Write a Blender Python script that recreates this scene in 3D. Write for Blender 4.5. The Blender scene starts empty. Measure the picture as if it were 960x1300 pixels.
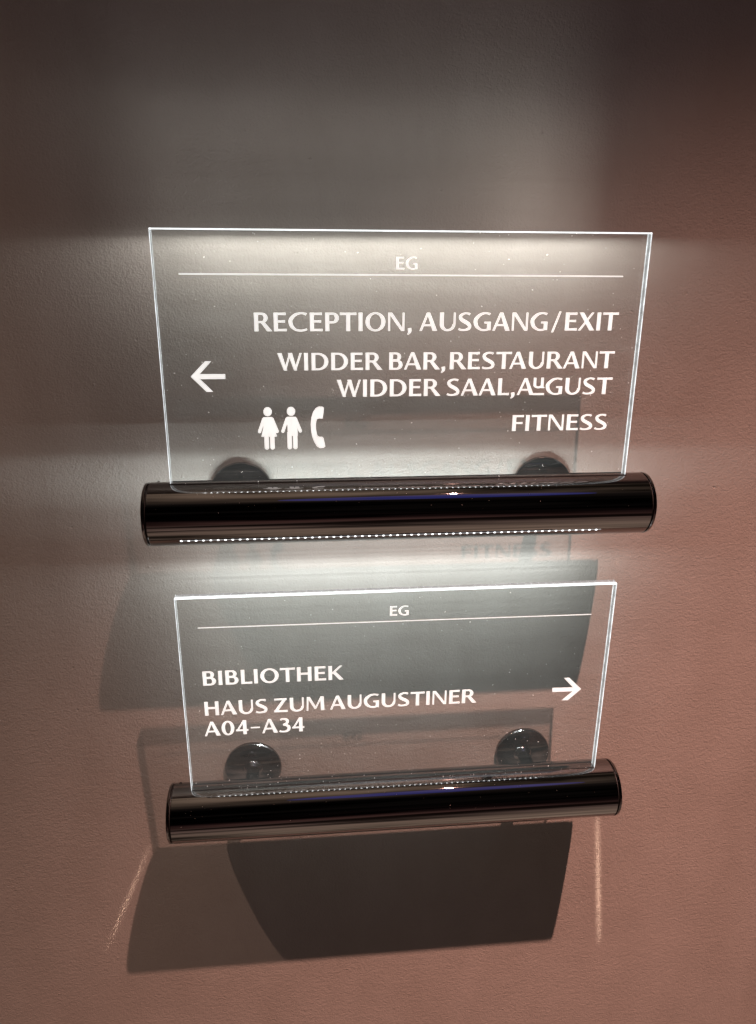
import bpy, bmesh, math, random
from mathutils import Vector, Matrix, Euler

R = math.radians
scene = bpy.context.scene
C = bpy.context.collection

# ------------------------------------------------------------------ camera
cam_data = bpy.data.cameras.new("camera")
cam = bpy.data.objects.new("camera", cam_data)
C.objects.link(cam)
cam_data.sensor_fit = 'VERTICAL'
cam_data.sensor_height = 36.0
cam_data.sensor_width = 36.0
cam_data.lens = 941.45 / 1300 * 36.0
cam_data.shift_y = -10 / 1300
cam_data.clip_start = 0.01
cam_data.clip_end = 50
_y, _p, _r = R(5.43358), R(-16.03478), R(0.12997)
_f = Vector((math.sin(_y) * math.cos(_p), math.cos(_y) * math.cos(_p), math.sin(_p)))
_rt = Vector((math.cos(_y), -math.sin(_y), 0))
_up = _rt.cross(_f)
_r2 = _rt * math.cos(_r) + _up * math.sin(_r)
_u2 = -_rt * math.sin(_r) + _up * math.cos(_r)
cam.matrix_world = Matrix(((_r2.x, _u2.x, -_f.x, -0.08211),
                           (_r2.y, _u2.y, -_f.y, -0.69527),
                           (_r2.z, _u2.z, -_f.z, -0.01459),
                           (0, 0, 0, 1)))
scene.camera = cam

# ------------------------------------------------------------------ render / exposure
scene.view_settings.view_transform = 'Standard'
scene.view_settings.look = 'None'
scene.view_settings.exposure = 0
scene.view_settings.gamma = 1
scene.render.engine = 'CYCLES'
cy = scene.cycles
cy.max_bounces = 12
cy.transparent_max_bounces = 16
cy.diffuse_bounces = 3
cy.glossy_bounces = 5
cy.caustics_reflective = False
cy.caustics_refractive = False
cy.sample_clamp_indirect = 2.0
cy.use_denoising = True

# ------------------------------------------------------------------ world: a dim warm interior
world = bpy.data.worlds.new("World")
scene.world = world
world.use_nodes = True
wn = world.node_tree.nodes
wl = world.node_tree.links
bg = wn['Background']
tc = wn.new('ShaderNodeTexCoord')
sp = wn.new('ShaderNodeSeparateXYZ')
wl.new(tc.outputs['Generated'], sp.inputs[0])
rp = wn.new('ShaderNodeValToRGB')
e = rp.color_ramp.elements
e[0].position = 0.0; e[0].color = (0.28, 0.200, 0.150, 1)
e[1].position = 1.0; e[1].color = (0.25, 0.180, 0.132, 1)
for pos, col in ((0.18, (0.17, 0.112, 0.092, 1)), (0.30, (0.07, 0.034, 0.029, 1)), (0.40, (0.020, 0.010, 0.010, 1)),
                 (0.52, (0.003, 0.002, 0.002, 1)), (0.72, (0.005, 0.004, 0.0035, 1)), (0.87, (0.012, 0.009, 0.008, 1)), (0.95, (0.13, 0.092, 0.068, 1))):
    k = e.new(pos); k.color = col
mp = wn.new('ShaderNodeMapRange')
mp.inputs['From Min'].default_value = -1
mp.inputs['From Max'].default_value = 1
wl.new(sp.outputs['Z'], mp.inputs['Value'])
wl.new(mp.outputs[0], rp.inputs[0])
wmap = wn.new('ShaderNodeMapping'); wmap.inputs['Scale'].default_value = (1.3, 1.3, 3.0)
wl.new(tc.outputs['Generated'], wmap.inputs[0])
wnz = wn.new('ShaderNodeTexNoise'); wnz.inputs['Scale'].default_value = 1.6; wnz.inputs['Detail'].default_value = 5
wnz.inputs['Distortion'].default_value = 0.6
wl.new(wmap.outputs[0], wnz.inputs['Vector'])
wmr = wn.new('ShaderNodeMapRange'); wmr.inputs['From Min'].default_value = .38; wmr.inputs['From Max'].default_value = .62
wmr.inputs['To Min'].default_value = 0.15; wmr.inputs['To Max'].default_value = 2.2
wl.new(wnz.outputs[0], wmr.inputs['Value'])
wmx = wn.new('ShaderNodeVectorMath'); wmx.operation = 'SCALE'
wl.new(rp.outputs[0], wmx.inputs[0]); wl.new(wmr.outputs[0], wmx.inputs['Scale'])
wl.new(wmx.outputs[0], bg.inputs['Color'])
bg.inputs['Strength'].default_value = 1.0


# ------------------------------------------------------------------ lamps
def spot(name, loc, aim, watts, colour, size, blend, radius):
    d = bpy.data.lights.new(name, 'SPOT')
    d.energy = watts; d.color = colour
    d.spot_size = size; d.spot_blend = blend
    d.shadow_soft_size = radius
    o = bpy.data.objects.new(name, d)
    o.location = loc
    o.rotation_euler = (Vector(aim) - Vector(loc)).to_track_quat('-Z', 'Y').to_euler()
    C.objects.link(o)
    return o

WARM = (1.0, 0.525, 0.420)
spot('ceiling_spotlight', (0.40599, -0.83375, 1.53498), (0.36, -0.78, -1.20), 700, WARM, R(63), 1.0, 0.012)
spot('ceiling_spotlight', (-1.05, -0.83375, 1.53498), (-1.0, -0.35, -0.95), 125, (1.0, 0.66, 0.52), R(66), 1.0, 0.011)
# added dim blue area lamp, put in for the smear it leaves in the polished tubes
bl = bpy.data.lights.new('blue_smear_light', 'AREA')
bl.shape = 'ELLIPSE'; bl.size = 1.15; bl.size_y = 0.55; bl.energy = 0.55; bl.color = (0.06, 0.12, 1.0)
blo = bpy.data.objects.new('blue_smear_light', bl); blo.location = (0.38, -1.22, 1.45)
C.objects.link(blo)

# measured sign geometry (metres): axis of each tube, distance from wall, tube radius and so on
D = 0.06714          # tube axis in front of the wall
TR = 0.02775         # tube radius
TL = 0.44500         # tube length
RX = 0.14684         # rosettes left and right of the centre
RR = 0.02985         # rosette radius
RH = 0.0045          # rosette thickness
PW = 0.400           # panel width
PT = 0.008           # panel thickness
SIGNS = {1: dict(x=0.0, z=-0.20026, top=0.23203, tilt=2.01038),
         2: dict(x=-0.0024, z=-0.50439, top=0.23210, tilt=2.85196)}


def led_lamp(name, sx, z, y, half, watts, ramp, colour=(0.95, 1.0, 0.94), seed=0.0, rightward=1.0):
    """light leaving the lit top edge of a glass panel; strength depends on elevation angle only"""
    d = bpy.data.lights.new(name, 'AREA')
    d.shape = 'RECTANGLE'; d.size = half * 2; d.size_y = 0.0015
    d.energy = watts; d.color = colour
    d.use_nodes = True
    nt = d.node_tree; nd = nt.nodes; lk = nt.links
    em = [n for n in nd if n.type == 'EMISSION'][0]
    g = nd.new('ShaderNodeNewGeometry')
    s = nd.new('ShaderNodeSeparateXYZ'); lk.new(g.outputs['Incoming'], s.inputs[0])
    m = nd.new('ShaderNodeMapRange'); m.inputs['From Min'].default_value = -1; m.inputs['From Max'].default_value = 1
    # upward light leaves in flat sheets parallel to the edge, downward light in cones
    def M(op, p, q=None):
        n_ = nd.new('ShaderNodeMath'); n_.operation = op
        for i_, v_ in enumerate((p, q)):
            if v_ is None: continue
            if isinstance(v_, (int, float)): n_.inputs[i_].default_value = v_
            else: lk.new(v_, n_.inputs[i_])
        return n_.outputs[0]
    X, Y, Z = s.outputs['X'], s.outputs['Y'], s.outputs['Z']
    down = M('LESS_THAN', Z, 0.0)
    q_ = M('ADD', M('ADD', M('MULTIPLY', Y, Y), M('MULTIPLY', Z, Z)), M('MULTIPLY', M('MULTIPLY', X, X), down))
    ev = M('DIVIDE', Z, M('SQRT', M('MAXIMUM', q_, 1e-5)))
    lk.new(ev, m.inputs['Value'])
    r = nd.new('ShaderNodeValToRGB'); el = r.color_ramp.elements
    while len(el) > 1: el.remove(el[-1])
    first = True
    for zc, v in ramp:
        if first:
            el[0].position = (zc + 1) / 2; el[0].color = (v, v, v, 1); first = False
        else:
            q = el.new((zc + 1) / 2); q.color = (v, v, v, 1)
    lk.new(m.outputs[0], r.inputs[0])
    n = nd.new('ShaderNodeTexNoise'); n.noise_dimensions = '1D'
    n.inputs['Scale'].default_value = 26; n.inputs['Detail'].default_value = 3; n.inputs['Roughness'].default_value = 0.65
    ad = nd.new('ShaderNodeMath'); ad.operation = 'ADD'; ad.inputs[1].default_value = seed
    lk.new(s.outputs['Z'], ad.inputs[0]); lk.new(ad.outputs[0], n.inputs['W'])
    m2 = nd.new('ShaderNodeMapRange'); m2.inputs['From Min'].default_value = .3; m2.inputs['From Max'].default_value = .7
    m2.inputs['To Min'].default_value = 0.72; m2.inputs['To Max'].default_value = 1.28
    lk.new(n.outputs[0], m2.inputs['Value'])
    mu = nd.new('ShaderNodeMath'); mu.operation = 'MULTIPLY'
    lk.new(r.outputs[0], mu.inputs[0]); lk.new(m2.outputs[0], mu.inputs[1])
    # total reflection at the right end sends all upward light to the left
    mr = nd.new('ShaderNodeMapRange'); mr.interpolation_type = 'SMOOTHSTEP'
    mr.inputs['From Min'].default_value = -0.10; mr.inputs['From Max'].default_value = 0.06
    mr.inputs['To Min'].default_value = 1.0; mr.inputs['To Max'].default_value = rightward
    lk.new(X, mr.inputs['Value'])
    side = M('MAXIMUM', mr.outputs[0], down)
    wide = M('POWER', M('DIVIDE', 1.0, M('MAXIMUM', Y, 0.22)), M('ADD', 0.08, M('MULTIPLY', M('LESS_THAN', X, 0.0), 0.45)))      # glass edges throw light sideways too
    lk.new(M('MULTIPLY', M('MULTIPLY', mu.outputs[0], side), wide), em.inputs['Strength'])
    o = bpy.data.objects.new(name, d)
    o.location = (sx, y, z)
    o.rotation_euler = (R(90), 0, 0)            # faces the wall (+Y)
    C.objects.link(o)
    return o

LED_UP = ((-1.0, 0.12), (-0.92, 0.22), (-0.80, 0.26), (-0.62, 0.29), (-0.45, 0.33), (-0.33, 0.38), (-0.20, 0.44),
          (-0.10, 0.46), (-0.04, 0.30), (0.0, 0.13), (0.08, 0.08), (0.30, 0.07), (0.60, 0.11), (0.76, 0.19), (0.83, 0.22), (0.88, 0.18), (0.94, 0.15), (1.0, 0.10))
LED_LOW = ((-1.0, 0.55), (-0.92, 0.60), (-0.80, 0.36), (-0.62, 0.25), (-0.45, 0.25), (-0.33, 0.28), (-0.20, 0.31),
           (-0.08, 0.29), (0.0, 0.20), (0.08, 0.12), (0.30, 0.13), (0.60, 0.34), (0.76, 0.85), (0.815, 0.85), (0.84, 0.25), (0.92, 0.10), (1.0, 0.0))
LED_PATCH = ((-1.0, 0.0), (-0.02, 0.0), (0.05, 0.25), (0.5, 0.5), (0.80, 0.8), (0.90, 1.0), (0.945, 1.0), (0.96, 0.3), (1.0, 0.1))
led_lamp('panel_edge_lamp', 0.0, 0.0325, -0.0695, 0.195, 0.95, LED_UP, (0.97, 0.99, 0.955), rightward=0.25)
led_lamp('panel_edge_lamp', -0.0024, -0.2705, -0.0730, 0.195, 1.42, LED_LOW, (0.87, 1.0, 1.02), seed=3.7)
led_lamp('corner_patch_helper', 0.150, 0.0325, -0.0695, 0.042, 0.055, LED_PATCH, (1.0, 0.98, 0.90), seed=1.3, rightward=0.0)  # added lamp, stands in for the bright caustic patch above the right corner


def glint_helper(x, y, z, a, b, t0, t1, watts, width=0.012, colour=(1.0, 0.72, 0.56)):
    """added lamp in place of a spotlight glint off the side edge of a panel: a thin fan of light that draws a streak down the wall.
    On the wall the streak is the line X = a + b * Z (from the lamp), between drops t0 and t1 (in units of the wall distance)"""
    d = bpy.data.lights.new('edge_glint_helper', 'POINT')  # added point lamp that imitates the reflected streak on the wall
    d.energy = watts; d.color = colour; d.shadow_soft_size = 0.0006
    d.use_nodes = True
    nd = d.node_tree.nodes; lk = d.node_tree.links
    em = [n for n in nd if n.type == 'EMISSION'][0]
    g = nd.new('ShaderNodeNewGeometry')
    s = nd.new('ShaderNodeSeparateXYZ'); lk.new(g.outputs['Incoming'], s.inputs[0])

    def M(op, p, q=None):
        n = nd.new('ShaderNodeMath'); n.operation = op
        for i, v in enumerate((p, q)):
            if v is None: continue
            if isinstance(v, (int, float)): n.inputs[i].default_value = v
            else: lk.new(v, n.inputs[i])
        return n.outputs[0]
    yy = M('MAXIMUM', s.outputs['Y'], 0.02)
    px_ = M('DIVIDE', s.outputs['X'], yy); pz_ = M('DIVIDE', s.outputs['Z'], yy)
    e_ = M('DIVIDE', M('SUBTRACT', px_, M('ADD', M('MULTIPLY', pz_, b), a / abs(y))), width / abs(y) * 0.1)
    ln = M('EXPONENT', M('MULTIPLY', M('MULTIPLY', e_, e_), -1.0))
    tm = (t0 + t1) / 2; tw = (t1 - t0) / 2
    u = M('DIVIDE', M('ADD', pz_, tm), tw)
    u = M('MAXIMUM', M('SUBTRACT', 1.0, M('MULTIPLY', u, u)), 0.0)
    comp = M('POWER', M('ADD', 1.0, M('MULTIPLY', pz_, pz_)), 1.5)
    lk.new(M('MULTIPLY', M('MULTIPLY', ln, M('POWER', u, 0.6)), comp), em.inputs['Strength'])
    o = bpy.data.objects.new('edge_glint_helper', d); o.location = (x, y, z)
    C.objects.link(o)

glint_helper(0.2010, -0.0672, -0.300, 0.0089, -0.098, 4.3, 7.2, 0.20, 0.030)
glint_helper(0.2030, -0.0672, -0.130, -0.0030, -0.217, 2.2, 4.3, 0.15, 0.02)
glint_helper(-0.2045, -0.0672, -0.400, 0.0240, 0.430, 2.9, 5.0, 0.10, 0.028)


# ------------------------------------------------------------------ material helpers
def mat(name):
    m = bpy.data.materials.new(name); m.use_nodes = True
    nt = m.node_tree
    return m, nt, nt.nodes, nt.links, nt.nodes['Principled BSDF']


def math_node(nd, lk, op, a, b=None, clamp=False):
    n = nd.new('ShaderNodeMath'); n.operation = op; n.use_clamp = clamp
    for i, v in enumerate((a, b)):
        if v is None: continue
        if isinstance(v, (int, float)): n.inputs[i].default_value = v
        else: lk.new(v, n.inputs[i])
    return n.outputs[0]


def noise(nd, lk, vec, scale, detail=2, rough=.5, dist=0.0):
    n = nd.new('ShaderNodeTexNoise')
    n.inputs['Scale'].default_value = scale; n.inputs['Detail'].default_value = detail
    n.inputs['Roughness'].default_value = rough; n.inputs['Distortion'].default_value = dist
    lk.new(vec, n.inputs['Vector'])
    return n.outputs[0]


# painted plaster wall
M_wall, nt, nd, lk, bs = mat('painted_plaster')
t = nd.new('ShaderNodeTexCoord').outputs['Object']
cr = nd.new('ShaderNodeValToRGB')
cr.color_ramp.elements[0].position = .36; cr.color_ramp.elements[0].color = (0.345, 0.302, 0.270, 1)
cr.color_ramp.elements[1].position = .64; cr.color_ramp.elements[1].color = (0.395, 0.350, 0.318, 1)
rm = nd.new('ShaderNodeMapping'); rm.inputs['Scale'].default_value = (5, 1, 1.3); rm.inputs['Rotation'].default_value = (0, R(8), 0)
lk.new(t, rm.inputs[0])
lk.new(math_node(nd, lk, 'MULTIPLY', math_node(nd, lk, 'ADD', noise(nd, lk, t, 9, 6, .65), noise(nd, lk, rm.outputs[0], 2.5, 5, .6, .6)), .5), cr.inputs[0]); lk.new(cr.outputs[0], bs.inputs['Base Color'])
bs.inputs['Roughness'].default_value = 0.52
bs.inputs['Specular IOR Level'].default_value = 0.35
h1 = noise(nd, lk, t, 520, 4, .6, .4)
h2 = noise(nd, lk, t, 210, 3, .6, .3)
h3 = noise(nd, lk, t, 14, 2, .5)
vor = nd.new('ShaderNodeTexVoronoi'); vor.inputs['Scale'].default_value = 55; lk.new(t, vor.inputs['Vector'])
pit = nd.new('ShaderNodeMapRange'); pit.interpolation_type = 'SMOOTHSTEP'
pit.inputs['From Min'].default_value = 0.03; pit.inputs['From Max'].default_value = 0.09
pit.inputs['To Min'].default_value = 1; pit.inputs['To Max'].default_value = 0
lk.new(vor.outputs['Distance'], pit.inputs['Value'])
vc = nd.new('ShaderNodeSeparateColor'); lk.new(vor.outputs['Color'], vc.inputs[0])
sel = math_node(nd, lk, 'SUBTRACT', vc.outputs[0], 0.5)           # some bumps, some pits
big = math_node(nd, lk, 'GREATER_THAN', vc.outputs[1], 0.72)
pb = math_node(nd, lk, 'MULTIPLY', math_node(nd, lk, 'MULTIPLY', pit.outputs[0], sel), big)
hh = math_node(nd, lk, 'ADD', math_node(nd, lk, 'MULTIPLY', h1, 0.85), math_node(nd, lk, 'MULTIPLY', h2, 0.75))
hh = math_node(nd, lk, 'ADD', hh, math_node(nd, lk, 'MULTIPLY', h3, 1.1))
hh = math_node(nd, lk, 'ADD', hh, math_node(nd, lk, 'MULTIPLY', pb, 1.4))
bp = nd.new('ShaderNodeBump'); bp.inputs['Strength'].default_value = 1.0; bp.inputs['Distance'].default_value = 0.0008
lk.new(hh, bp.inputs['Height']); lk.new(bp.outputs[0], bs.inputs['Normal'])

# black chrome
M_chrome, nt, nd, lk, bs = mat('black_chrome')
bs.inputs['Base Color'].default_value = (0.25, 0.238, 0.236, 1)
bs.inputs['Metallic'].default_value = 1
t = nd.new('ShaderNodeTexCoord').outputs['Object']
mpn = nd.new('ShaderNodeMapping'); mpn.inputs['Scale'].default_value = (1, 14, 14); lk.new(t, mpn.inputs[0])
rr = nd.new('ShaderNodeMapRange'); rr.inputs['To Min'].default_value = 0.004; rr.inputs['To Max'].default_value = 0.022
lk.new(noise(nd, lk, t, 60, 5, .7), rr.inputs['Value']); lk.new(rr.outputs[0], bs.inputs['Roughness'])

# polished cap and rosette metal: the same finish without streaky waviness
M_cap, nt, nd, lk, bs = mat('black_chrome_fittings')
bs.inputs['Base Color'].default_value = (0.20, 0.19, 0.188, 1)
bs.inputs['Metallic'].default_value = 1
t = nd.new('ShaderNodeTexCoord').outputs['Object']
rr = nd.new('ShaderNodeMapRange'); rr.inputs['To Min'].default_value = 0.015; rr.inputs['To Max'].default_value = 0.07
lk.new(noise(nd, lk, t, 220, 5, .7), rr.inputs['Value']); lk.new(rr.outputs[0], bs.inputs['Roughness'])

M_dark, nt, nd, lk, bs = mat('dark_recess')
bs.inputs['Base Color'].default_value = (0.01, 0.01, 0.01, 1); bs.inputs['Roughness'].default_value = .6

# clear acrylic faces: Schlick reflection over a nearly clear transmission, plus a trace of scattered edge light
M_glass, nt, nd, lk, bs = mat('clear_acrylic')
nd.remove(bs)
geo = nd.new('ShaderNodeNewGeometry')
dp = nd.new('ShaderNodeVectorMath'); dp.operation = 'DOT_PRODUCT'
lk.new(geo.outputs['Normal'], dp.inputs[0]); lk.new(geo.outputs['Incoming'], dp.inputs[1])
ab = math_node(nd, lk, 'ABSOLUTE', dp.outputs['Value'])
om = math_node(nd, lk, 'SUBTRACT', 1.0, ab, True)
p5 = math_node(nd, lk, 'POWER', om, 5.0)
fr = math_node(nd, lk, 'ADD', math_node(nd, lk, 'MULTIPLY', p5, 0.9), 0.04)
tr = nd.new('ShaderNodeBsdfTransparent'); tr.inputs[0].default_value = (0.975, 0.985, 0.98, 1)
gl = nd.new('ShaderNodeBsdfGlossy'); gl.inputs['Roughness'].default_value = 0.02
mx = nd.new('ShaderNodeMixShader'); lk.new(fr, mx.inputs[0]); lk.new(tr.outputs[0], mx.inputs[1]); lk.new(gl.outputs[0], mx.inputs[2])
hz = nd.new('ShaderNodeEmission'); hz.inputs[0].default_value = (0.93, 1.0, 0.97, 1)
t = nd.new('ShaderNodeTexCoord').outputs['Object']
hm = nd.new('ShaderNodeMapRange'); hm.inputs['From Min'].default_value = .35; hm.inputs['From Max'].default_value = .7
hm.inputs['To Min'].default_value = 0.002; hm.inputs['To Max'].default_value = 0.026
wm = nd.new('ShaderNodeMapping'); wm.inputs['Rotation'].default_value = (0, R(24), 0); wm.inputs['Scale'].default_value = (7, 1, 60)
lk.new(t, wm.inputs[0])
lk.new(math_node(nd, lk, 'MULTIPLY', math_node(nd, lk, 'ADD', noise(nd, lk, t, 14, 6, .75, .5), noise(nd, lk, wm.outputs[0], 1.5, 5, .7, .3)), .5), hm.inputs['Value']); lk.new(hm.outputs[0], hz.inputs[1])
ads = nd.new('ShaderNodeAddShader'); lk.new(mx.outputs[0], ads.inputs[0]); lk.new(hz.outputs[0], ads.inputs[1])
lk.new(ads.outputs[0], nd['Material Output'].inputs[0])


def glow_mat(name, colour, strength, beads=0.0, pitch=0.00667, axis='X', lines=0.0, clear=0.0, vary=1.0, front=0.0):
    m, nt, nd, lk, bs = mat(name)
    k_ = .10 if clear else .7
    bs.inputs['Base Color'].default_value = (k_, k_ * 1.03, k_ * 1.03, 1)
    bs.inputs['Roughness'].default_value = .35
    bs.inputs['Emission Color'].default_value = colour
    t = nd.new('ShaderNodeTexCoord').outputs['Object']
    s = nd.new('ShaderNodeSeparateXYZ'); lk.new(t, s.inputs[0])
    nz = noise(nd, lk, t, 90, 4, .7)
    v = nd.new('ShaderNodeMapRange'); v.inputs['From Min'].default_value = .3; v.inputs['From Max'].default_value = .7
    v.inputs['To Min'].default_value = strength * (1 - .45 * vary); v.inputs['To Max'].default_value = strength * (1 + .35 * vary)
    lk.new(nz, v.inputs['Value'])
    out = v.outputs[0]
    if beads:
        w = math_node(nd, lk, 'SINE', math_node(nd, lk, 'MULTIPLY', s.outputs[axis], 2 * math.pi / pitch))
        w = math_node(nd, lk, 'POWER', math_node(nd, lk, 'ADD', math_node(nd, lk, 'MULTIPLY', w, .5), .5), 8.0)
        # the diodes deep in the slab are only seen when looking down into it, not across the edge
        gg = nd.new('ShaderNodeNewGeometry')
        vd = nd.new('ShaderNodeVectorMath'); vd.operation = 'DOT_PRODUCT'
        lk.new(gg.outputs['Normal'], vd.inputs[0]); lk.new(gg.outputs['Incoming'], vd.inputs[1])
        vm = nd.new('ShaderNodeMapRange'); vm.interpolation_type = 'SMOOTHSTEP'
        vm.inputs['From Min'].default_value = 0.55; vm.inputs['From Max'].default_value = 0.8
        lk.new(math_node(nd, lk, 'ABSOLUTE', vd.outputs['Value']), vm.inputs['Value'])
        deep = math_node(nd, lk, 'MULTIPLY', math_node(nd, lk, 'MULTIPLY', w, beads), vm.outputs[0])
        nz_ = nd.new('ShaderNodeSeparateXYZ'); lk.new(gg.outputs['Normal'], nz_.inputs[0])
        flat_ = math_node(nd, lk, 'GREATER_THAN', math_node(nd, lk, 'ABSOLUTE', nz_.outputs['Z']), 0.7)
        deep = math_node(nd, lk, 'MULTIPLY', deep, flat_)
    if front:       # the front arris catches most of the light
        fm = nd.new('ShaderNodeMapRange'); fm.inputs['From Min'].default_value = -PT * .20; fm.inputs['From Max'].default_value = -PT * .02
        fm.inputs['To Min'].default_value = 1.0; fm.inputs['To Max'].default_value = front
        lk.new(s.outputs['Y'], fm.inputs['Value'])
        out = math_node(nd, lk, 'MULTIPLY', out, fm.outputs[0])
    if beads: out = math_node(nd, lk, 'ADD', out, deep)
    if lines:       # bright arrises with a dimmer middle across the thickness
        a = math_node(nd, lk, 'ABSOLUTE', math_node(nd, lk, 'DIVIDE', s.outputs['Y'], PT / 2))
        a = math_node(nd, lk, 'POWER', math_node(nd, lk, 'MINIMUM', a, 1.0), 3.0)
        out = math_node(nd, lk, 'MULTIPLY', out, math_node(nd, lk, 'ADD', math_node(nd, lk, 'MULTIPLY', a, lines), 1 - lines))
    lk.new(out, bs.inputs['Emission Strength'])
    if clear:       # light also passes through the edge
        tb = nd.new('ShaderNodeBsdfTransparent')
        ms = nd.new('ShaderNodeMixShader'); ms.inputs[0].default_value = clear
        lk.new(bs.outputs[0], ms.inputs[1]); lk.new(tb.outputs[0], ms.inputs[2])
        lk.new(ms.outputs[0], nd['Material Output'].inputs[0])
    return m

M_top = glow_mat('lit_top_edge', (0.93, 0.98, 1.0, 1), 2.7, beads=34.0, clear=.55, vary=.45, front=.12)
M_side = glow_mat('lit_side_edge', (0.92, 0.97, 1.0, 1), 2.6, lines=0.85, clear=.5)
M_letter = glow_mat('frosted_engraving', (1.0, 0.985, 0.955, 1), 0.92, vary=.25)
M_dust = glow_mat('lit_dust', (1.0, 0.98, 0.95, 1), 0.45)


M_lint, nt, nd, lk, bs = mat('pale_dust')
bs.inputs['Base Color'].default_value = (.55, .52, .48, 1); bs.inputs['Roughness'].default_value = .9

# ------------------------------------------------------------------ mesh helpers
def link(name, bm, m, parent=None, loc=(0, 0, 0), rot=(0, 0, 0), smooth=None):
    me = bpy.data.meshes.new(name)
    bmesh.ops.recalc_face_normals(bm, faces=bm.faces)
    bm.to_mesh(me); bm.free()
    me.materials.append(m)
    if smooth:
        for p in me.polygons: p.use_smooth = True
        me.set_sharp_from_angle(angle=R(smooth))
    o = bpy.data.objects.new(name, me)
    o.location = loc; o.rotation_euler = rot
    C.objects.link(o)
    if parent: o.parent = parent
    return o


def box(bm, x0, x1, y0, y1, z0, z1):
    vs = [bm.verts.new((x, y, z)) for x in (x0, x1) for y in (y0, y1) for z in (z0, z1)]
    for f in ((0, 1, 3, 2), (4, 6, 7, 5), (0, 4, 5, 1), (2, 3, 7, 6), (0, 2, 6, 4), (1, 5, 7, 3)):
        bm.faces.new([vs[i] for i in f])


def lathe(bm, prof, axis='X', n=96):
    """prof = (distance along axis, radius); closed at both ends"""
    rings = []
    for a, r in prof:
        if r < 1e-7:
            rings.append([bm.verts.new((a, 0, 0) if axis == 'X' else (0, a, 0))])
            continue
        ring = []
        for i in range(n):
            th = 2 * math.pi * i / n
            c, s = r * math.cos(th), r * math.sin(th)
            ring.append(bm.verts.new((a, c, s) if axis == 'X' else (c, a, s)))
        rings.append(ring)
    for A, B in zip(rings, rings[1:]):
        for i in range(n):
            j = (i + 1) % n
            if len(A) == 1 and len(B) == 1: continue
            if len(A) == 1: bm.faces.new((A[0], B[i], B[j]))
            elif len(B) == 1: bm.faces.new((A[i], A[j], B[0]))
            else: bm.faces.new((A[i], A[j], B[j], B[i]))


def prism(bm, pts, y0, y1):
    """2-D outline (x, z) given thickness from y0 (back) to y1 (front)"""
    a = [bm.verts.new((x, y0, z)) for x, z in pts]
    b = [bm.verts.new((x, y1, z)) for x, z in pts]
    n = len(pts)
    for i in range(n):
        j = (i + 1) % n
        bm.faces.new((a[i], a[j], b[j], b[i]))
    fa = bm.faces.new(a); fb = bm.faces.new(b[::-1])
    fa.normal_update(); fb.normal_update()
    if n > 4: bmesh.ops.triangulate(bm, faces=[fa, fb])


# ------------------------------------------------------------------ lettering: flared humanist capitals drawn as strokes
TH, TN, HZ = 0.205, 0.10, 0.128        # thick stem, thin stem, horizontal


def stem(x0, y0, x1, y1, w0, w1=None, fl=0.06):
    """stroke with horizontal cuts; flares slightly at both ends"""
    w1 = w0 if w1 is None else w1
    L, Rr = [], []
    for t in (0, .08, .25, .5, .75, .92, 1):
        x = x0 + (x1 - x0) * t; y = y0 + (y1 - y0) * t
        w = (w0 + (w1 - w0) * t) * (1 - fl * math.sin(math.pi * t) ** .7)
        L.append((x - w / 2, y)); Rr.append((x + w / 2, y))
    return L + Rr[::-1]


def bar(x0, x1, y, h, fl=0.10):
    """horizontal stroke, flared at its right end"""
    T, B = [], []
    for t in (0, .3, .6, .85, 1):
        hh = h * (0.92 + (0.08 + fl) * t ** 3)
        T.append((x0 + (x1 - x0) * t, y + hh / 2)); B.append((x0 + (x1 - x0) * t, y - hh / 2))
    return B + T[::-1]


def spline(P, n=10):
    """Catmull-Rom through (x, y, w)"""
    out = []
    Q = [tuple(2 * a - b for a, b in zip(P[0], P[1]))] + list(P) + [tuple(2 * a - b for a, b in zip(P[-1], P[-2]))]
    for i in range(1, len(Q) - 2):
        p0, p1, p2, p3 = Q[i - 1:i + 3]
        for k in range(n):
            t = k / n
            out.append(tuple(.5 * (2 * b + (c - a) * t + (2 * a - 5 * b + 4 * c - d) * t * t + (3 * b - a - 3 * c + d) * t ** 3)
                             for a, b, c, d in zip(p0, p1, p2, p3)))
    out.append(P[-1])
    return out


def brush(P, n=8):
    S = spline(P, n); L, Q = [], []
    for i, (x, y, w) in enumerate(S):
        a = S[max(0, i - 1)]; b = S[min(len(S) - 1, i + 1)]
        dx, dy = b[0] - a[0], b[1] - a[1]; l = math.hypot(dx, dy) or 1
        nx, ny = -dy / l, dx / l
        L.append((x + nx * w / 2, y + ny * w / 2)); Q.append((x - nx * w / 2, y - ny * w / 2))
    return [[L[i], L[i + 1], Q[i + 1], Q[i]] for i in range(len(S) - 1)]      # quads


def arc(cx, cy_, rx, ry, a0, a1, wv, wh, n=28):
    """sector of an ellipse ring: wv = stroke at the sides, wh = stroke at top and bottom"""
    q = []
    for i in range(n + 1):
        a = R(a0 + (a1 - a0) * i / n)
        c, s = math.cos(a), math.sin(a)
        q.append(((cx + rx * c, cy_ + ry * s), (cx + (rx - wv) * c, cy_ + (ry - wh) * s)))
    return [[q[i][0], q[i + 1][0], q[i + 1][1], q[i][1]] for i in range(n)]


def bowl(x0, x1, yb, yt, wv, wh):
    """right-hand bowl of D, B, P, R: straight top and bottom joining a half ellipse"""
    cy_ = (yb + yt) / 2; ry = (yt - yb) / 2
    rx = min((x1 - x0) * .72, ry * 1.05); cx = x1 - rx
    out = arc(cx, cy_, rx, ry, -90, 90, wv, wh)
    out.append([(x0, yb), (cx + .004, yb), (cx + .004, yb + wh), (x0, yb + wh)])
    out.append([(x0, yt - wh), (cx + .004, yt - wh), (cx + .004, yt), (x0, yt)])
    return out


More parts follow.
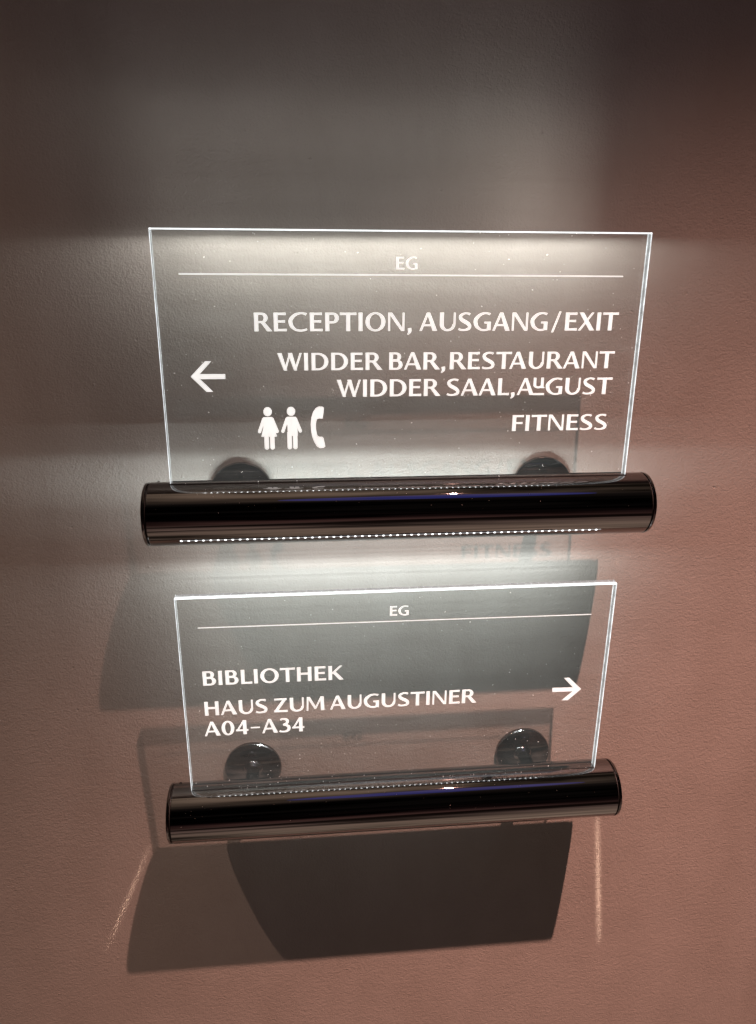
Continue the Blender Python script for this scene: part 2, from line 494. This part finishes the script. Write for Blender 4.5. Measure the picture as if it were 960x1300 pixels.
def G_(ch):
    """polygons of one glyph, its advance width and its side bearings"""
    s, r, d = .085, .055, .02
    if ch == 'I': return [stem(TH / 2, 0, TH / 2, 1, TH)], TH, s, s
    if ch == 'E': return [stem(TH / 2, 0, TH / 2, 1, TH), bar(.1, .60, 1 - HZ / 2, HZ), bar(.1, .56, .53, HZ * .95), bar(.1, .63, HZ / 2, HZ)], .63, s, .045
    if ch == 'F': return [stem(TH / 2, 0, TH / 2, 1, TH), bar(.1, .60, 1 - HZ / 2, HZ), bar(.1, .55, .50, HZ * .95)], .60, s, .03
    if ch == 'L': return [stem(TH / 2, 0, TH / 2, 1, TH), bar(.1, .60, HZ / 2, HZ)], .60, s, .02
    if ch == 'T': return [stem(.41, 0, .41, 1, TH), bar(.41, .82, 1 - HZ / 2, HZ), [(x, y) for x, y in [(.82 - a, b) for a, b in bar(.41, .82, 1 - HZ / 2, HZ)]]], .82, d, d
    if ch == 'H': return [stem(TH / 2, 0, TH / 2, 1, TH), stem(.80 - TH / 2, 0, .80 - TH / 2, 1, TH), [(.1, .47), (.7, .47), (.7, .47 + HZ), (.1, .47 + HZ)]], .80, s, s
    if ch == 'P': return [stem(TH / 2, 0, TH / 2, 1, TH)] + bowl(.1, .68, .42, 1, TH * .98, HZ * .85), .68, s, .03
    if ch == 'R': return [stem(TH / 2, 0, TH / 2, 1, TH)] + bowl(.1, .67, .44, 1, TH * .95, HZ * .85) + [stem(.75, 0, .40, .50, .25, .20, 0)], .87, s, .0
    if ch == 'B': return [stem(TH / 2, 0, TH / 2, 1, TH)] + bowl(.1, .62, .50, 1, TH * .9, HZ * .82) + bowl(.1, .70, 0, .58, TH * .98, HZ * .85), .70, s, r
    if ch == 'D': return [stem(TH / 2, 0, TH / 2, 1, TH)] + bowl(.1, .86, 0, 1, TH, HZ * .85), .86, s, r
    if ch == 'O': return arc(.50, .5, .50, .52, 0, 360, TH * 1.0, HZ * .78, 56), 1.0, r, r
    if ch == '0': return arc(.36, .5, .36, .515, 0, 360, TH * .95, HZ * .75, 56), .72, r, r
    if ch == 'C': return brush([(.88, .90, .15), (.80, .945, .115), (.60, .965, .10), (.34, .89, .14), (.125, .66, .18), (.095, .46, .19), (.17, .24, .17), (.36, .075, .115), (.60, .035, .105), (.80, .065, .105), (.90, .115, .10)]), .92, r, .04
    if ch == 'G': return brush([(.83, .905, .13), (.76, .94, .11), (.57, .965, .10), (.34, .89, .14), (.125, .66, .18), (.095, .46, .19), (.17, .24, .17), (.36, .075, .115), (.56, .035, .105), (.74, .07, .10)]) + [stem(.79, .03, .79, .50, TH * .92, fl=.02), [(.55, .40), (.74, .40), (.74, .50), (.55, .50)]], .89, r, s * .8
    if ch == 'S': return brush([(.59, .90, .13), (.50, .945, .11), (.32, .955, .10), (.15, .86, .145), (.105, .74, .16), (.19, .60, .19), (.36, .49, .20), (.52, .38, .19), (.595, .25, .16), (.53, .11, .14), (.34, .045, .10), (.16, .05, .10), (.03, .105, .12)]), .68, r, r
    if ch == '3': return brush([(.09, .90, .12), (.20, .95, .10), (.35, .945, .11), (.475, .86, .15), (.49, .73, .17), (.40, .60, .13), (.24, .545, .09)]) + brush([(.24, .545, .09), (.42, .50, .13), (.555, .38, .17), (.56, .22, .18), (.46, .085, .14), (.28, .04, .10), (.10, .06, .10), (.03, .10, .12)]), .66, r, r
    if ch == '4': return [stem(.50, 0, .50, 1, TH, fl=.03), [(.0, .24), (.70, .24), (.70, .345), (.0, .345)], [(.0, .24), (.10, .24), (.53, 1), (.41, 1)]], .70, .04, .04
    if ch == 'U': return [stem(TH / 2, .36, TH / 2, 1, TH, fl=.02), stem(.80 - TN / 2, .36, .80 - TN / 2, 1, TN, fl=.02)] + arc(.40, .37, .40, .39, 180, 360, .15, HZ * .88) + arc(.40, .37, .40, .39, 180, 250, TH, HZ * .9), .80, s, s
    if ch == 'N': return [stem(TN / 2, 0, TN / 2, 1, TN, TN, .0), stem(.82 - TN / 2, 0, .82 - TN / 2, 1, TN, TN, .0), [(0, 1), (.19, 1), (.82, 0), (.66, 0)][::1]], .82, s, s
    if ch == 'M': return [stem(TN / 2, 0, TN / 2 + .03, 1, TN, TN, 0), stem(1.03 - TH / 2, 0, 1.0 - TH / 2, 1, TH, TH, .03), [(.03, 1), (.20, 1), (.57, .20), (.46, .12)], [(.46, .12), (.55, .12), (.92, 1), (.81, 1)]], 1.03, s * .8, s
    if ch == 'A': return [[(0, 0), (.12, 0), (.48, 1), (.36, 1)], [(.36, 1), (.52, 1), (.90, 0), (.67, 0)], [(.16, .26), (.74, .26), (.70, .36), (.20, .36)]], .90, d, d
    if ch == 'W': return [[(0, 1), (.21, 1), (.47, 0), (.31, 0)], [(.31, 0), (.42, 0), (.68, 1), (.59, 1)], [(.53, 1), (.74, 1), (.98, 0), (.82, 0)], [(.82, 0), (.93, 0), (1.23, 1), (1.12, 1)]], 1.23, d, d
    if ch == 'X': return [[(.02, 1), (.25, 1), (.86, 0), (.61, 0)], [(.0, 0), (.13, 0), (.80, 1), (.68, 1)]], .86, d, d
    if ch == 'K': return [stem(TH / 2, 0, TH / 2, 1, TH), [(.15, .46), (.26, .42), (.76, 1), (.63, 1)], [(.22, .52), (.36, .62), (.83, 0), (.60, 0)]], .83, s, .0
    if ch == 'Z': return [bar(.03, .74, 1 - HZ / 2, HZ, 0), bar(.0, .78, HZ / 2, HZ), [(0, .05), (.20, .05), (.74, .95), (.54, .95)]], .78, .05, .05
    if ch == '/': return [[(0, -.10), (.11, -.10), (.47, 1.06), (.36, 1.06)]], .47, .15, .15
    if ch == '-': return [[(0, .40), (.52, .40), (.52, .48), (0, .48)]], .52, .10, .10
    if ch == ',': return brush([(.13, .10, .17), (.155, .02, .17), (.13, -.08, .13), (.04, -.20, .05)]) + [[(.045, .14), (.225, .17), (.24, .03), (.06, .0)]], .24, .04, .06
    if ch == 'u':    # small raised u standing on a rule
        k, b = .66, .40
        P = [stem(.075, b + .18, .075, 1.03, .145, fl=0), stem(.47, b + .02, .47, 1.03, .145, fl=0), [(0, -.02), (.60, -.02), (.60, .10), (0, .10)], [(.43, b), (.60, b), (.60, b + .07), (.43, b + .07)]]
        return P + arc(.27, b + .20, .27, .21, 180, 330, .145, .11), .60, .0, .02
    if ch == ' ': return [], .26, 0, 0
    raise ValueError(ch)

KERN = {(',', 'R'): .09, (',', 'A'): .04, (',', ' '): .10, ('T', 'A'): -.14, ('A', 'U'): .02, ('L', 'T'): -.1, ('A', 'u'): -.07, (' ', 'A'): -.04}


def lay(text, tight=False):
    x = 0; out = []; prev = None
    for i, ch in enumerate(text):
        P, w, l, r = G_(ch)
        if i: x += l + KERN.get((prev, ch), 0)
        out.append([[(x + a, b) for a, b in p] for p in P])
        x += w
        if i < len(text) - 1: x += r
        prev = ch
    return out, x


def lettering(text, x0, x1, z0, z1, parent, label):
    """one engraved line; x0..x1 is the measured width and z0..z1 the cap height, both in metres"""
    glyphs, w = lay(text)
    bm = bmesh.new()
    yf = PT / 2 - 0.00005
    for g in glyphs:
        for k, p in enumerate(g):
            e_ = 0.00030 + 0.000004 * (k % 25)
            prism(bm, [(x0 + a / w * (x1 - x0), z0 + b * (z1 - z0)) for a, b in p], yf, yf - e_)
    o = link('lettering', bm, M_letter, parent, (0, 0, parent['nudge']))
    o['label'] = label
    print('TEXT', text, 'natural/measured width', round(w * (z1 - z0) / (x1 - x0), 3))
    return o


def flat(name, polys, parent, label=None, m=None):
    bm = bmesh.new()
    for k, p in enumerate(polys):
        prism(bm, [(a / 1000, b / 1000) for a, b in p], PT / 2 - 0.00005, PT / 2 - 0.00030 - 0.000004 * k)
    o = link(name, bm, m or M_letter, parent, (0, 0, parent['nudge']))
    if label: o['label'] = label
    return o


# ------------------------------------------------------------------ the wall
bm = bmesh.new()
box(bm, -3.0, 3.0, 0.0, 0.12, -2.6, 2.4)
wall = link('wall', bm, M_wall)
wall['kind'] = 'structure'


# ------------------------------------------------------------------ one sign
def sign(idx, label):
    g = SIGNS[idx]
    rng = random.Random(idx * 7)
    root = bpy.data.objects.new('illuminated_sign', None)
    root.location = (g['x'], 0, g['z'])
    C.objects.link(root)
    root['label'] = label; root['category'] = 'sign'; root['group'] = 'illuminated glass signs on the wall'
    # tube
    hl = TL / 2
    b = 0.0006
    bm = bmesh.new()
    lathe(bm, [(-hl + .0042, 0), (-hl + .0042, TR - b), (-hl + .0042 + b, TR), (hl - .0042 - b, TR), (hl - .0042, TR - b), (hl - .0042, 0)])
    tube = link('tube', bm, M_chrome, root, (0, -D, 0), smooth=40)
    for s in (-1, 1):
        bm = bmesh.new()
        c = 0.0009
        lathe(bm, [(0, 0), (0, TR - c - .0012), (.0004, TR - c), (c, TR - .0002), (.0028, TR), (.0032, TR - .0005), (.0032, 0)])
        cap = link('end_cap', bm, M_cap, tube, (s * hl, 0, 0), (0, 0, 0 if s < 0 else math.pi), smooth=50)
        bm = bmesh.new()
        lathe(bm, [(-.0006, 0), (-.0006, TR - .0016), (.0006, TR - .0016), (.0006, 0)])
        link('joint', bm, M_dark, tube, (s * (hl - .0037), 0, 0), smooth=40)
    # tiny set screw on the back of the tube near its left end
    bm = bmesh.new()
    lathe(bm, [(0, 0), (0, .0011), (.0010, .0013), (.0010, 0)], n=16)
    link('set_screw', bm, M_dark, tube, (-hl + .010, TR * .34, TR * .925), (0, R(-90), 0), smooth=40)
    # holder
    for s in (-1, 1):
        bm = bmesh.new()
        lathe(bm, [(.0, 0), (.0, RR), (-RH + .0011, RR), (-RH + .0003, RR - .0006), (-RH, RR - .0016), (-RH, 0)], 'Y')
        ros = link('wall_rosette', bm, M_cap, root, (s * RX, 0, 0), smooth=35)
        bm = bmesh.new()
        lathe(bm, [(.0, 0), (.0, .0036), (-.0009, .0036), (-.0014, .0031), (-.0014, .0018), (-.0004, .0016), (-.0004, 0)], 'Y', 32)
        link('screw', bm, M_cap, ros, (rng.uniform(-.001, .001), -RH, .0185), smooth=35)
        bm = bmesh.new()
        lathe(bm, [(0, 0), (0, .0105), (-.0016, .0098), (-.0030, .0078), (-.0042, .0068), (-D + RH + .012, .0068), (-D + RH + .012, 0)], 'Y', 48)
        link('standoff', bm, M_cap, root, (s * RX, -RH, 0), smooth=35)
    # glass panel, leaning slightly forward; local z = 0 at the tube axis
    top = g['top']; hw = PW / 2; ew = 0.0004
    bm = bmesh.new()
    box(bm, -hw + ew, hw - ew, -PT / 2, PT / 2, 0.004, top - .00115)
    panel = link('glass_panel', bm, M_glass, root, (0, -D, 0), (R(g['tilt']), 0, 0))
    panel['nudge'] = 0.0002 if idx == 1 else 0.0004
    bm = bmesh.new()
    box(bm, -hw + ew, hw - ew, -PT / 2 + .0002, PT / 2 - .0002, top - .0011, top)
    link('lit_top_edge', bm, M_top, panel)
    for s in (-1, 1):
        bm = bmesh.new()
        xa, xb = (-hw, -hw + ew - .00005) if s < 0 else (hw - ew + .00005, hw)
        box(bm, xa, xb, -PT / 2 + .0002, PT / 2 - .0002, TR * .97, top)
        link('lit_side_edge', bm, M_side, panel)
    # slot lips where the panel enters the tube
    for s in (-1, 1):
        bm = bmesh.new()
        ya, yb = sorted((s * (PT / 2 + .0002), s * (PT / 2 + .0011)))
        box(bm, -hw - .001, hw + .001, ya, yb, TR * .95, TR + .0002)
        link('slot_lip', bm, M_dark, tube)
    # dust and fine scratches caught by the edge light
    bm = bmesh.new()
    for _ in range(260):
        x = rng.uniform(-hw + .004, hw - .004)
        z = TR + (top - TR) * rng.random() ** (1.0 if idx == 1 else 1.9)
        s_ = rng.choice((.00012, .00015, .0002, .00028))
        a = rng.uniform(0, 3.14)
        ln = s_ * rng.choice((1, 1, 1, 2.2))
        dx, dz = math.cos(a), math.sin(a)
        prism(bm, [(x + dx * ln - dz * s_, z + dz * ln + dx * s_), (x - dx * ln - dz * s_, z - dz * ln + dx * s_),
                   (x - dx * ln + dz * s_, z - dz * ln - dx * s_), (x + dx * ln + dz * s_, z + dz * ln - dx * s_)],
              -PT / 2 - .00002, -PT / 2 - .00008)
    bmd = bmesh.new()
    for _ in range(110):
        th = R(rng.uniform(62, 170)); x = rng.uniform(-hl + .01, hl - .01); q = TR + .00002
        mtx = Matrix.Translation((x, q * math.cos(th), q * math.sin(th))) @ Matrix.Diagonal((1, 1, 1, 1))
        bmesh.ops.create_icosphere(bmd, subdivisions=1, radius=rng.choice((.00010, .00014, .0002)), matrix=mtx)
    dd = link('dust_specks', bmd, M_lint, tube); dd['kind'] = 'stuff'
    du = link('dust_specks', bm, M_dust, panel); du['kind'] = 'stuff'
    return root, panel


def ell(cx, cz, rx, rz, n=28):
    return [(cx + rx * math.cos(2 * math.pi * i / n), cz + rz * math.sin(2 * math.pi * i / n)) for i in range(n)]


def capsule(x0, z0, x1, z1, w, n=10):
    a = math.atan2(z1 - z0, x1 - x0); P = []
    for i in range(n + 1):
        t = a - math.pi / 2 + math.pi * i / n; P.append((x1 + w * math.cos(t), z1 + w * math.sin(t)))
    for i in range(n + 1):
        t = a + math.pi / 2 + math.pi * i / n; P.append((x0 + w * math.cos(t), z0 + w * math.sin(t)))
    return P


# upper sign
root1, pan1 = sign(1, 'wide upper glass sign with arrow pointing left and reception and fitness lines')
lettering('EG', -.0084, .0090, 0.2023, 0.2120, pan1, 'small line reading EG at the top')
flat('rule_line', [[(-181.2, 197.5), (182.3, 197.1), (182.3, 198.1), (-181.2, 198.7)]], pan1)
lettering('RECEPTION, AUSGANG/EXIT', -.1240, .1820, 0.1536, 0.1684, pan1, 'line reading RECEPTION, AUSGANG/EXIT')
lettering('WIDDER BAR,RESTAURANT', -.1062, .1820, 0.1217, 0.1360, pan1, 'line reading WIDDER BAR, RESTAURANT')
lettering('WIDDER SAAL,AuGUST', -.0575, .1823, 0.0992, 0.1136, pan1, 'line reading WIDDER SAAL, AuGUST')
lettering('FITNESS', .0956, .1812, 0.0675, 0.0815, pan1, 'short line reading FITNESS')
flat('arrow', [[(-177.6, 117.3), (-165.2, 129.75), (-160.2, 129.75), (-170.2, 119.3), (-149.5, 119.1), (-149.6, 115.1), (-170.2, 115.15), (-160.2, 104.6), (-165.5, 104.6)]],
     pan1, 'arrow pointing left')


def px(x, y):      # pictogram drawing units to millimetres on the panel
    return (-125.0 + (x - 127) * 0.0805, 91.2 - (y - 135) * 0.0860)


def figure(name, cx, skirt, label):
    def P(x, y): return px(cx + x, y)
    polys = [[px(cx + 44 * math.cos(t * math.pi / 14), 180 + 45 * math.sin(t * math.pi / 14)) for t in range(28)]]
    if skirt:
        body = [(-44, 234), (44, 234), (58, 250), (60, 320), (88, 430), (-75, 430), (-50, 330), (-62, 250)]
    else:
        body = [(-44, 234), (46, 234), (60, 250), (62, 330), (64, 425), (-42, 425), (-42, 330), (-58, 250)]
    polys.append([P(x, y) for x, y in body])
    k = 0.0794
    for sx in (-1, 1):
        a = P(sx * 44, 256); b = P(sx * 92, 378)
        polys.append(capsule(a[0], a[1], b[0], b[1], 17.5 * k))
        c = (sx * 30 + (6 if not skirt else 8))
        polys.append(capsule(*P(c, 400), *P(c, 540), 24 * k))
    return flat(name, polys, pan1, label)

figure('woman_pictogram', 238, True, 'pictogram of a woman in a skirt')
figure('man_pictogram', 482, False, 'pictogram of a man in trousers')
# telephone handset: outer and inner outlines joined in quads
out_ = [(828, 150), (815, 138), (775, 135), (742, 150), (712, 190), (693, 245), (685, 310), (688, 375), (698, 435), (718, 490), (745, 535), (780, 556), (815, 553), (836, 540)]
inn_ = [(822, 200), (812, 256), (775, 254), (752, 262), (746, 280), (742, 300), (740, 320), (740, 352), (744, 385), (750, 415), (757, 432), (775, 440), (805, 440), (818, 455)]
qs = [[px(*out_[i]), px(*out_[i + 1]), px(*inn_[i + 1]), px(*inn_[i])] for i in range(len(out_) - 1)]
flat('handset_pictogram', qs, pan1, 'pictogram of a telephone handset')

# lower sign
root2, pan2 = sign(2, 'lower glass sign with arrow pointing right, hanging beneath the other sign')
lettering('EG', -.0094, .0080, 0.2031, 0.2127, pan2, 'small line reading EG at the top')
flat('rule_line', [[(-183.0, 197.6), (182.0, 196.2), (182.0, 196.9), (-183.0, 198.4)]], pan2)
lettering('BIBLIOTHEK', -.1822, -.0525, 0.1383, 0.1531, pan2, 'line reading BIBLIOTHEK')
lettering('HAUS ZUM AUGUSTINER', -.1827, .0760, 0.1058, 0.1207, pan2, 'line reading HAUS ZUM AUGUSTINER')
lettering('A04-A34', -.1844, -.0904, 0.0832, 0.0986, pan2, 'line reading A04-A34')
flat('arrow', [[(179.9, 115.3), (167.0, 128.5), (161.7, 128.6), (171.7, 117.5), (150.9, 118.0), (151.2, 113.5), (171.9, 113.2), (161.6, 103.5), (167.6, 103.3)]],
     pan2, 'arrow pointing right')
